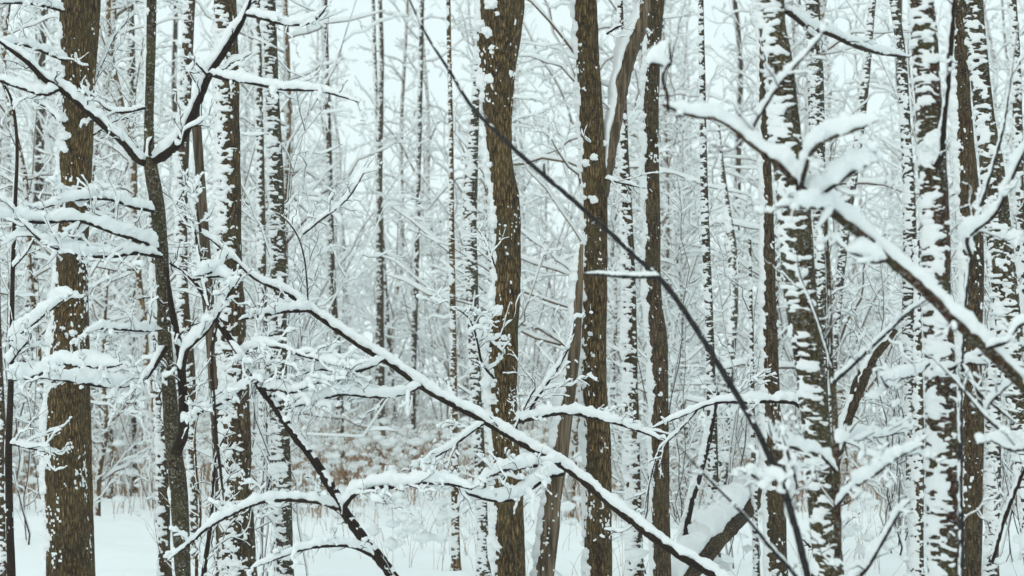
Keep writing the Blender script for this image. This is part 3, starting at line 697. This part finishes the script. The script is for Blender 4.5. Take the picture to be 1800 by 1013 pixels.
s5, bs5 = stem('sapling', 'dark thin stem leaning right above the bottom right corner',
    [(1742,990),(1752,955),(1768,905),(1790,845),(1815,790),(1830,740)], 9.2, 9, 7, 9, nt=3, tl=0.2)
s6, bs6 = stem('sapling', 'soft-focus forked twig stem rising beside the flaking trunk',
    [(1692,1250),(1690,900),(1688,700),(1694,560),(1708,440),(1722,370),(1745,300),(1765,220),(1780,100),(1790,40)], (7.4,7.2), 10, 4, 10, nt=5, tl=0.25, mat=WIRE)
br(s6, bs6, [(1706,450),(1700,420),(1720,400),(1750,375),(1775,320),(1800,270),(1815,240)], (7.3,6.8), 6, 4, 26, nt=3, tl=0.15, lump=0.3)
br(s6, bs6, [(1690,640),(1720,690),(1750,715),(1782,742)], 7.3, 5, 4, 9, nt=3, tl=0.2)
s7, bs7 = stem('leaning_tree', 'broken dark leaning stem with a snow ridge, seen between the two mossy trunks',
    [(1425,1095),(1470,800),(1515,665),(1535,628),(1558,602),(1575,580)], (14,14), 15, 22, 15, nt=3, tl=0.3, mat=BARK_DARK, rooted=False)
s8, bs8 = stem('sapling', 'thin multi-twigged sapling in front of the pale dead stem',
    [(342,1130),(345,1000),(352,900),(345,830),(342,760),(352,720)], 12, 6, 3, 5, nt=8, tl=0.4, gap=0.3, mat=TWIG_BROWN)
s9, bs9 = stem('sapling', 'small sapling with a kinked stem right of the forked tree foot',
    [(350,1120),(357,1010),(366,950),(372,905),(375,850),(380,800),(400,760)], 11.6, 9, 4, 6, nt=8, tl=0.4, gap=0.2)

# ------------------------------------------------------------------ the fallen log
def fallen_log():
    d0, d1 = 15.2, 17.0
    A = np.array([at(1195, 1040, d0), at(1238, 978, d0 + .3), at(1285, 925, 15.9), at(1335, 872, 16.5), at(1385, 822, d1)])
    base = np.array([A[0][0], d0, float(ground_z(A[0][0], d0))])
    o = thing('fallen_log', 'broken fallen log lying slanted under a thick snow heap behind the slim pale birch', 'log', base)
    P = catmull(A, 40) - base
    r = np.linspace(0.066, 0.078, 40)
    mb = MB(); tube(mb, P, r, 28, 0.14, 18, 5)
    l = mb.build('trunk', BARK_DARK, o)
    t = np.linspace(0, 1, 120); P2 = catmull(P, 120)
    sm = MB(); snowcap(sm, P2 + np.array([-0.05, 0.02, 0.0]), np.full(120, 0.066), 0.11 + 0.11 * np.sin(t * math.pi), 60, 77, 0.6, fuzz=0.3, wide=1.1)
    sm.build('snow', SNOW, l, 'stuff')
fallen_log()

# ------------------------------------------------------------------ the wood behind: tree and shrub kinds, copied
def grow_tree(seed, h, r0, nb, style, cov, low=0.6, ang=(15, 60), bl=(0.9, 2.6), lean=0.03, ntw=4, hs=0.056):
    rng = random.Random(seed)
    n = 60
    t = np.linspace(0, 1, n)
    P = np.stack([lean * h * t * rng.uniform(-1, 1) + 0.45 * n1(t * 3.3, seed) * np.clip(t * 3, 0, 1) + 0.14 * n1(t * 9, seed + 4) * np.clip(t * 5, 0, 1), lean * h * t * rng.uniform(-1, 1) + 0.15 * n1(t * 4, seed + 1) * np.clip(t * 5, 0, 1), t * h - 0.25], -1)
    r = r0 * (1 - 0.78 * t) * (1 + 0.3 * np.exp(-t * h / 0.2))
    tk = MB(); tube(tk, P, r, 12, 0.1, 9, seed)
    ts = MB(); crust(ts, P, r * 1.01, 0.024, 20, style, cov, 0.032, seed)
    br_, bs = MB(), MB()
    for k in range(nb):
        u = low / h + (1 - low / h) * ((k + rng.random()) / nb) ** 0.9
        i = min(int(u * (n - 1)), n - 2)
        b = P[i]
        az = rng.uniform(0, 2 * math.pi); el = math.radians(rng.uniform(*ang))
        L = rng.uniform(*bl) * (1.15 - 0.75 * u)
        d = np.array([math.cos(az) * math.cos(el), math.sin(az) * math.cos(el), math.sin(el)])
        s = np.linspace(0, 1, 10)[:, None]
        kink = np.cumsum(np.array([[rng.gauss(0, 1) for _ in range(3)] for _ in range(10)]), 0) * 0.018 * L; kink[0] = 0
        q = b + L * (d * s + np.array([0, 0, rng.uniform(-0.55, 0.2)]) * s * s) + kink
        rb = min(0.45 * r[i], 0.005 + 0.0055 * L) * (1 - 0.75 * s[:, 0])
        tube(br_, q, rb, 5)
        snowcap(bs, q, rb, hs * rng.uniform(0.8, 1.5), 6, seed + k, 0.45, 0.1, sink=0.3)
        for w_, rr in twigs(q, rb, ntw, 0.34 * L, rng, 0.0052, 2, 0.3):
            tube(br_, w_, np.maximum(rr, 0.0022), 3)
            snowcap(bs, w_, rr, hs * rng.uniform(0.7, 1.25), 5, seed + k, 0.6, 0.15, sink=0.35)
    return dict(trunk=tk, trunk_snow=ts, br=br_, br_snow=bs)

def grow_shrub(seed, ns, h, spread, ntw, hs=0.034, r0=0.011):
    rng = random.Random(seed)
    br_, bs = MB(), MB()
    for k in range(ns):
        az = rng.uniform(0, 2 * math.pi); L = h * rng.uniform(0.55, 1.1); sp = spread * rng.uniform(0.2, 1)
        s = np.linspace(0, 1, 14)[:, None]
        kink = np.cumsum(np.array([[rng.gauss(0, 1), rng.gauss(0, 1), 0] for _ in range(14)]), 0) * 0.012 * L; kink[0] = 0
        o = np.array([rng.gauss(0, .12), rng.gauss(0, .12), -0.1])
        q = o + np.array([math.cos(az), math.sin(az), 0]) * sp * L * s ** 1.6 + np.array([0, 0, 1.0]) * L * (s - 0.28 * sp * s ** 3) + kink
        rb = r0 * rng.uniform(0.6, 1.1) * (1 - 0.75 * s[:, 0])
        tube(br_, q, rb, 5)
        snowcap(bs, q, rb, hs * 1.1, 6, seed + k, 0.5, 0.2, sink=0.4)
        for w_, rr in twigs(q, rb, ntw, 0.26 * L, rng, 0.0046, 2, 0.25, 0.12):
            tube(br_, w_, np.maximum(rr, 0.0022), 3)
            snowcap(bs, w_, rr, hs * rng.uniform(0.7, 1.3), 5, seed + k, 0.6, 0.15, sink=0.35)
    return dict(br=br_, br_snow=bs)

PROTO = {'slender': [], 'dark': [], 'shrub': [], 'young': [], 'whip': [], 'arching': []}
for k in range(5):
    PROTO['slender'].append(grow_tree(300 + k, 15 + 2 * (k % 3), 0.068 + 0.014 * (k % 3), 52, 'ruffle' if k % 2 else 'lump', 0.33, lean=0.075, ang=(2, 58), bl=(1.1, 3.6)))
for k in range(3):
    PROTO['dark'].append(grow_tree(400 + k, 17, 0.105 + 0.012 * k, 36, 'edge', 0.15, low=1.8, lean=0.025))
for k in range(4):
    PROTO['young'].append(grow_tree(500 + k, 6 + 1.4 * k, 0.032 + 0.005 * k, 34, 'ruffle', 0.2, low=0.4, ang=(10, 65), bl=(0.7, 1.8), lean=0.08, ntw=5, hs=0.038))
for k in range(4):
    PROTO['shrub'].append(grow_shrub(600 + k, 9 + 2 * k, 1.7 + 0.5 * k, 0.55, 7))
for k in range(4):
    PROTO['whip'].append(grow_shrub(700 + k, 3 + k % 2, 3.6 + 0.4 * k, 0.34, 8, 0.026, 0.0085))
for k in range(4):
    PROTO['arching'].append(grow_shrub(800 + k, 5 + k % 3, 7.0 + 1.3 * k, 0.62, 10, 0.055, 0.019))
MESH = {}
for kind, lst in PROTO.items():
    MESH[kind] = []
    for p in lst:
        m = {}
        if 'trunk' in p:
            m['trunk'] = p['trunk'].mesh('trunk', BARK_DARK if kind == 'dark' else BARK_FAR)
            m['trunk_snow'] = p['trunk_snow'].mesh('snow', SNOW_FINE)
        m['br'] = p['br'].mesh('branches', TWIG if kind == 'whip' else TWIG_BROWN); m['br_snow'] = p['br_snow'].mesh('snow', SNOW_FINE)
        MESH[kind].append(m)

def child(name, me, par, kind=None):
    o = bpy.data.objects.new(name, me); COL.objects.link(o); o.parent = par
    if kind: o['kind'] = kind
    return o

KIND = {
    'slender': ('tree', 'slender snow-coated tree', 'tree', 'slender snowy trees of the wood behind'),
    'dark': ('tree', 'dark straight snow-dusted tree', 'tree', 'dark straight trees of the wood behind'),
    'young': ('young_tree', 'thin young snow-laden tree', 'young tree', 'young trees of the understorey'),
    'shrub': ('shrub', 'snow-bowed many-stemmed shrub', 'shrub', 'snow-bowed shrubs between the trunks'),
    'arching': ('arching_tree', 'multi-stemmed arching snowy tree', 'tree', 'arching many-stemmed trees of the wood behind'),
    'whip': ('sapling', 'dark whippy twigged sapling', 'sapling', 'whippy saplings among the near trunks'),
}
MARKS = [(0, 'the left border'), (118, 'the thick left trunk'), (282, 'the forked tree'), (410, 'the snow-blotched trunk'), (490, 'the snow-ruffled trunk'),
         (668, 'the dark reed trunk'), (796, 'the slim ringed birch'), (886, 'the crooked central trunk'), (1046, 'the straight forking trunk'),
         (1155, 'the swollen dark trunk'), (1250, 'the slim pale birch'), (1356, 'the dark flecked trunk'), (1425, 'the leaning mossy trunk'),
         (1600, 'the finely ringed birch'), (1650, 'the reddish mossy trunk'), (1707, 'the flaking trunk'), (1800, 'the right border')]
def where(x, d):
    px = 900 + x / d * FPX
    mx, nm = min(MARKS, key=lambda q: abs(q[0] - px))
    far = 'nearby' if d < 19 else 'midway back' if d < 34 else 'far back' if d < 55 else 'farthest back'
    return far, ('right of ' if px >= mx else 'left of ') + nm
def place(kind, i, x, y, rot, sc):
    nm, lb, ct, gp = KIND[kind]
    m = MESH[kind][i % len(MESH[kind])]
    far, wh = where(x, y)
    o = thing(nm, lb + ' ' + far + ', just ' + wh, ct, (x, y, float(ground_z(x, y)) - 0.03), gp)
    o.rotation_euler = (0, 0, rot); o.scale = (sc, sc, sc)
    if 'trunk' in m:
        t = child('trunk', m['trunk'], o); child('snow', m['trunk_snow'], t, 'stuff')
        b = child('crown', m['br'], o, 'stuff')
    else:
        b = child('branches', m['br'], o, 'stuff')
    child('snow', m['br_snow'], b, 'stuff')

rg = random.Random(5)
def scatter(kind, count, dmin, dmax, sep, sc=(0.85, 1.15), rotspan=0.7, power=1.0, gap=None):
    done, tries = [], 0
    while len(done) < count and tries < count * 60:
        tries += 1
        d = dmin + (dmax - dmin) * rg.random() ** power
        px = rg.uniform(-140, 1940)
        if gap and rg.random() < gap(px, d): continue
        x = (px - 900) / FPX * d
        if any((x - a) ** 2 + (d - b) ** 2 < sep * sep for a, b in done): continue
        done.append((x, d))
        rot = rg.uniform(-rotspan, rotspan)
        place(kind, len(done), x, d, rot, rg.uniform(*sc))
def gapf(px, d):
    g = 0
    if 660 < px < 760: g = 0.25
    if d < 43 and (540 < px < 850): g = 0.94
    return g
scatter('slender', 66, 23, 90, 1.5, power=0.6, gap=gapf)
scatter('arching', 42, 26, 72, 1.3, (0.85, 1.15), 3.1, 0.8, gap=gapf)
scatter('dark', 14, 34, 78, 1.6, power=0.8, gap=lambda px, d: 1.0 if 470 < px < 1010 else 0.0)
scatter('young', 20, 19, 60, 0.9, power=0.8, gap=gapf)
def gaps(px, d):
    return 0.97 if d < 38 and 120 < px < 1000 else 0.2
scatter('shrub', 28, 18, 60, 0.7, (0.7, 1.25), 3.1, 0.8, gap=gaps)

def gapw(px, d):
    return 0.9 if 560 < px < 1000 else 0.1 if (300 < px < 560 or px > 1160) else 0.5
scatter('whip', 12, 15.5, 21, 0.5, (0.75, 1.1), 3.1, 0.8, gap=gapw)

# ------------------------------------------------------------------ dry reeds and grass
def reeds(name, label, boxes, hmin, hmax, seed, mat, snowy=0.8, wd=0.004):
    rs = np.random.RandomState(seed)
    sm = MB(); mb = MB()
    for (pxa, pxb, da, db, n) in boxes:
        d = rs.uniform(da, db, n); px = rs.uniform(pxa, pxb, n); x = (px - 900) / FPX * d
        keep = fbm(np.stack([x * 0.8, d * 0.5, x * 0], -1), seed) > -0.15
        x, d = x[keep], d[keep]; n = len(x)
        z = ground_z(x, d) - 0.03
        H = rs.uniform(hmin, hmax, n); az = rs.uniform(0, 2 * np.pi, n); be = rs.uniform(0.15, 0.95, n)
        s = np.linspace(0, 1, 5)
        az = az + 0.0
        hor = (be * H)[:, None] * s[None] ** 1.8; zz = H[:, None] * (s[None] - 0.45 * be[:, None] * s[None] ** 2.5)
        C = np.stack([x[:, None] + np.cos(az)[:, None] * hor, d[:, None] + np.sin(az)[:, None] * hor, z[:, None] + zz], -1)
        rad = wd * (1 - 0.6 * s) * (d[:, None] / 25).clip(0.8, 1.6)
        a = np.array([0, 2.09, 4.19])
        ring = np.stack([np.cos(a), np.sin(a), 0 * a], -1)
        G = C[:, :, None] + ring[None, None] * rad[:, :, None, None]
        idx = np.arange(n * 15).reshape(n, 5, 3); nx = np.roll(idx, -1, axis=2)
        mb.add(G.reshape(-1, 3), np.stack([idx[:, :-1], nx[:, :-1], nx[:, 1:], idx[:, 1:]], -1).reshape(-1, 4))
        # a lump of snow on most bent tops
        k = rs.rand(n) < snowy
        B = C[k][:, 3] + np.array([0, 0, 0.012]); nb = len(B)
        rr = rs.uniform(0.02, 0.085, nb)
        lat = np.array([-1.0, -0.45, 0.35, 1.0]); th = np.linspace(0, 2 * np.pi, 6, endpoint=False)
        cl = np.sqrt(np.maximum(1 - lat ** 2, 0.001))
        D = np.stack([cl[:, None] * np.cos(th), cl[:, None] * np.sin(th), lat[:, None] * 0.8 + 0 * th], -1)
        J = D[None] * rr[:, None, None, None] * rs.uniform(0.65, 1.35, (nb, 4, 6, 1)) * np.array([1.3, 1.3, 0.9])
        G = B[:, None, None] + J
        idx = np.arange(nb * 24).reshape(nb, 4, 6); nx = np.roll(idx, -1, axis=2)
        sm.add(G.reshape(-1, 3), np.stack([idx[:, :-1], nx[:, :-1], nx[:, 1:], idx[:, 1:]], -1).reshape(-1, 4))
    o = mb.build(name, mat, None, 'stuff'); o['label'] = label; o['category'] = 'reeds'
    sm.build('snow', SNOW_FINE, o, 'stuff')
reeds('dry_reeds', 'tan dry reeds and weeds under fresh snow, standing in a band between the far trunks',
      [(-100, 1000, 27, 52, 5000), (1000, 1900, 26, 50, 3000)], 0.5, 1.7, 3, STRAW, 0.8, 0.0052)
reeds('dry_grass', 'sparse bent grass stems poking through the snow in front of the reeds',
      [(380, 900, 18, 31, 300), (-60, 380, 19, 30, 70), (900, 1900, 15, 28, 260)], 0.2, 0.8, 4, STRAW, 0.6, 0.003)



# ------------------------------------------------------------------ thin haze volume, added to brighten the wood behind
def haze():
    m = bpy.data.materials.new('haze'); m.use_nodes = True
    t = m.node_tree; t.nodes.clear()
    out = t.nodes.new('ShaderNodeOutputMaterial'); v = t.nodes.new('ShaderNodeVolumePrincipled')
    v.inputs['Color'].default_value = (0.99, 0.995, 1.0, 1); v.inputs['Density'].default_value = 0.0009
    t.links.new(v.outputs[0], out.inputs['Volume'])
    x0, x1, y0, y1, z0, z1 = -401, 401, -17, 702, -1.6, 23.5
    V = np.array([(x, y, z) for x in (x0, x1) for y in (y0, y1) for z in (z0, z1)], float)
    mb = MB(); mb.add(V, np.array([(0, 1, 3, 2), (4, 6, 7, 5), (0, 4, 5, 1), (2, 3, 7, 6), (0, 2, 6, 4), (1, 5, 7, 3)]))
    o = bpy.data.objects.new('haze', mb.mesh('haze', m, False)); COL.objects.link(o); o['kind'] = 'stuff'
haze()

# ------------------------------------------------------------------ neighbours that would read alike are told apart by how far back they stand
alike = {}
for o in list(COL.objects):
    if o.parent is None and o.get('group') and o.get('label'):
        alike.setdefault(o['label'], []).append(o)
for lab, mem in alike.items():
    n = len(mem)
    if n < 2: continue
    mem.sort(key=lambda o: o.location.y)
    words = {2: ['nearer', 'farther'], 3: ['nearest', 'middle', 'farthest'], 4: ['nearest', 'second', 'third', 'farthest'], 5: ['nearest', 'second', 'third', 'fourth', 'farthest']}.get(n)
    if words:
        for o, q in zip(mem, words): o['label'] = lab + ', ' + q + ' of ' + ['two', 'three', 'four', 'five'][n - 2]
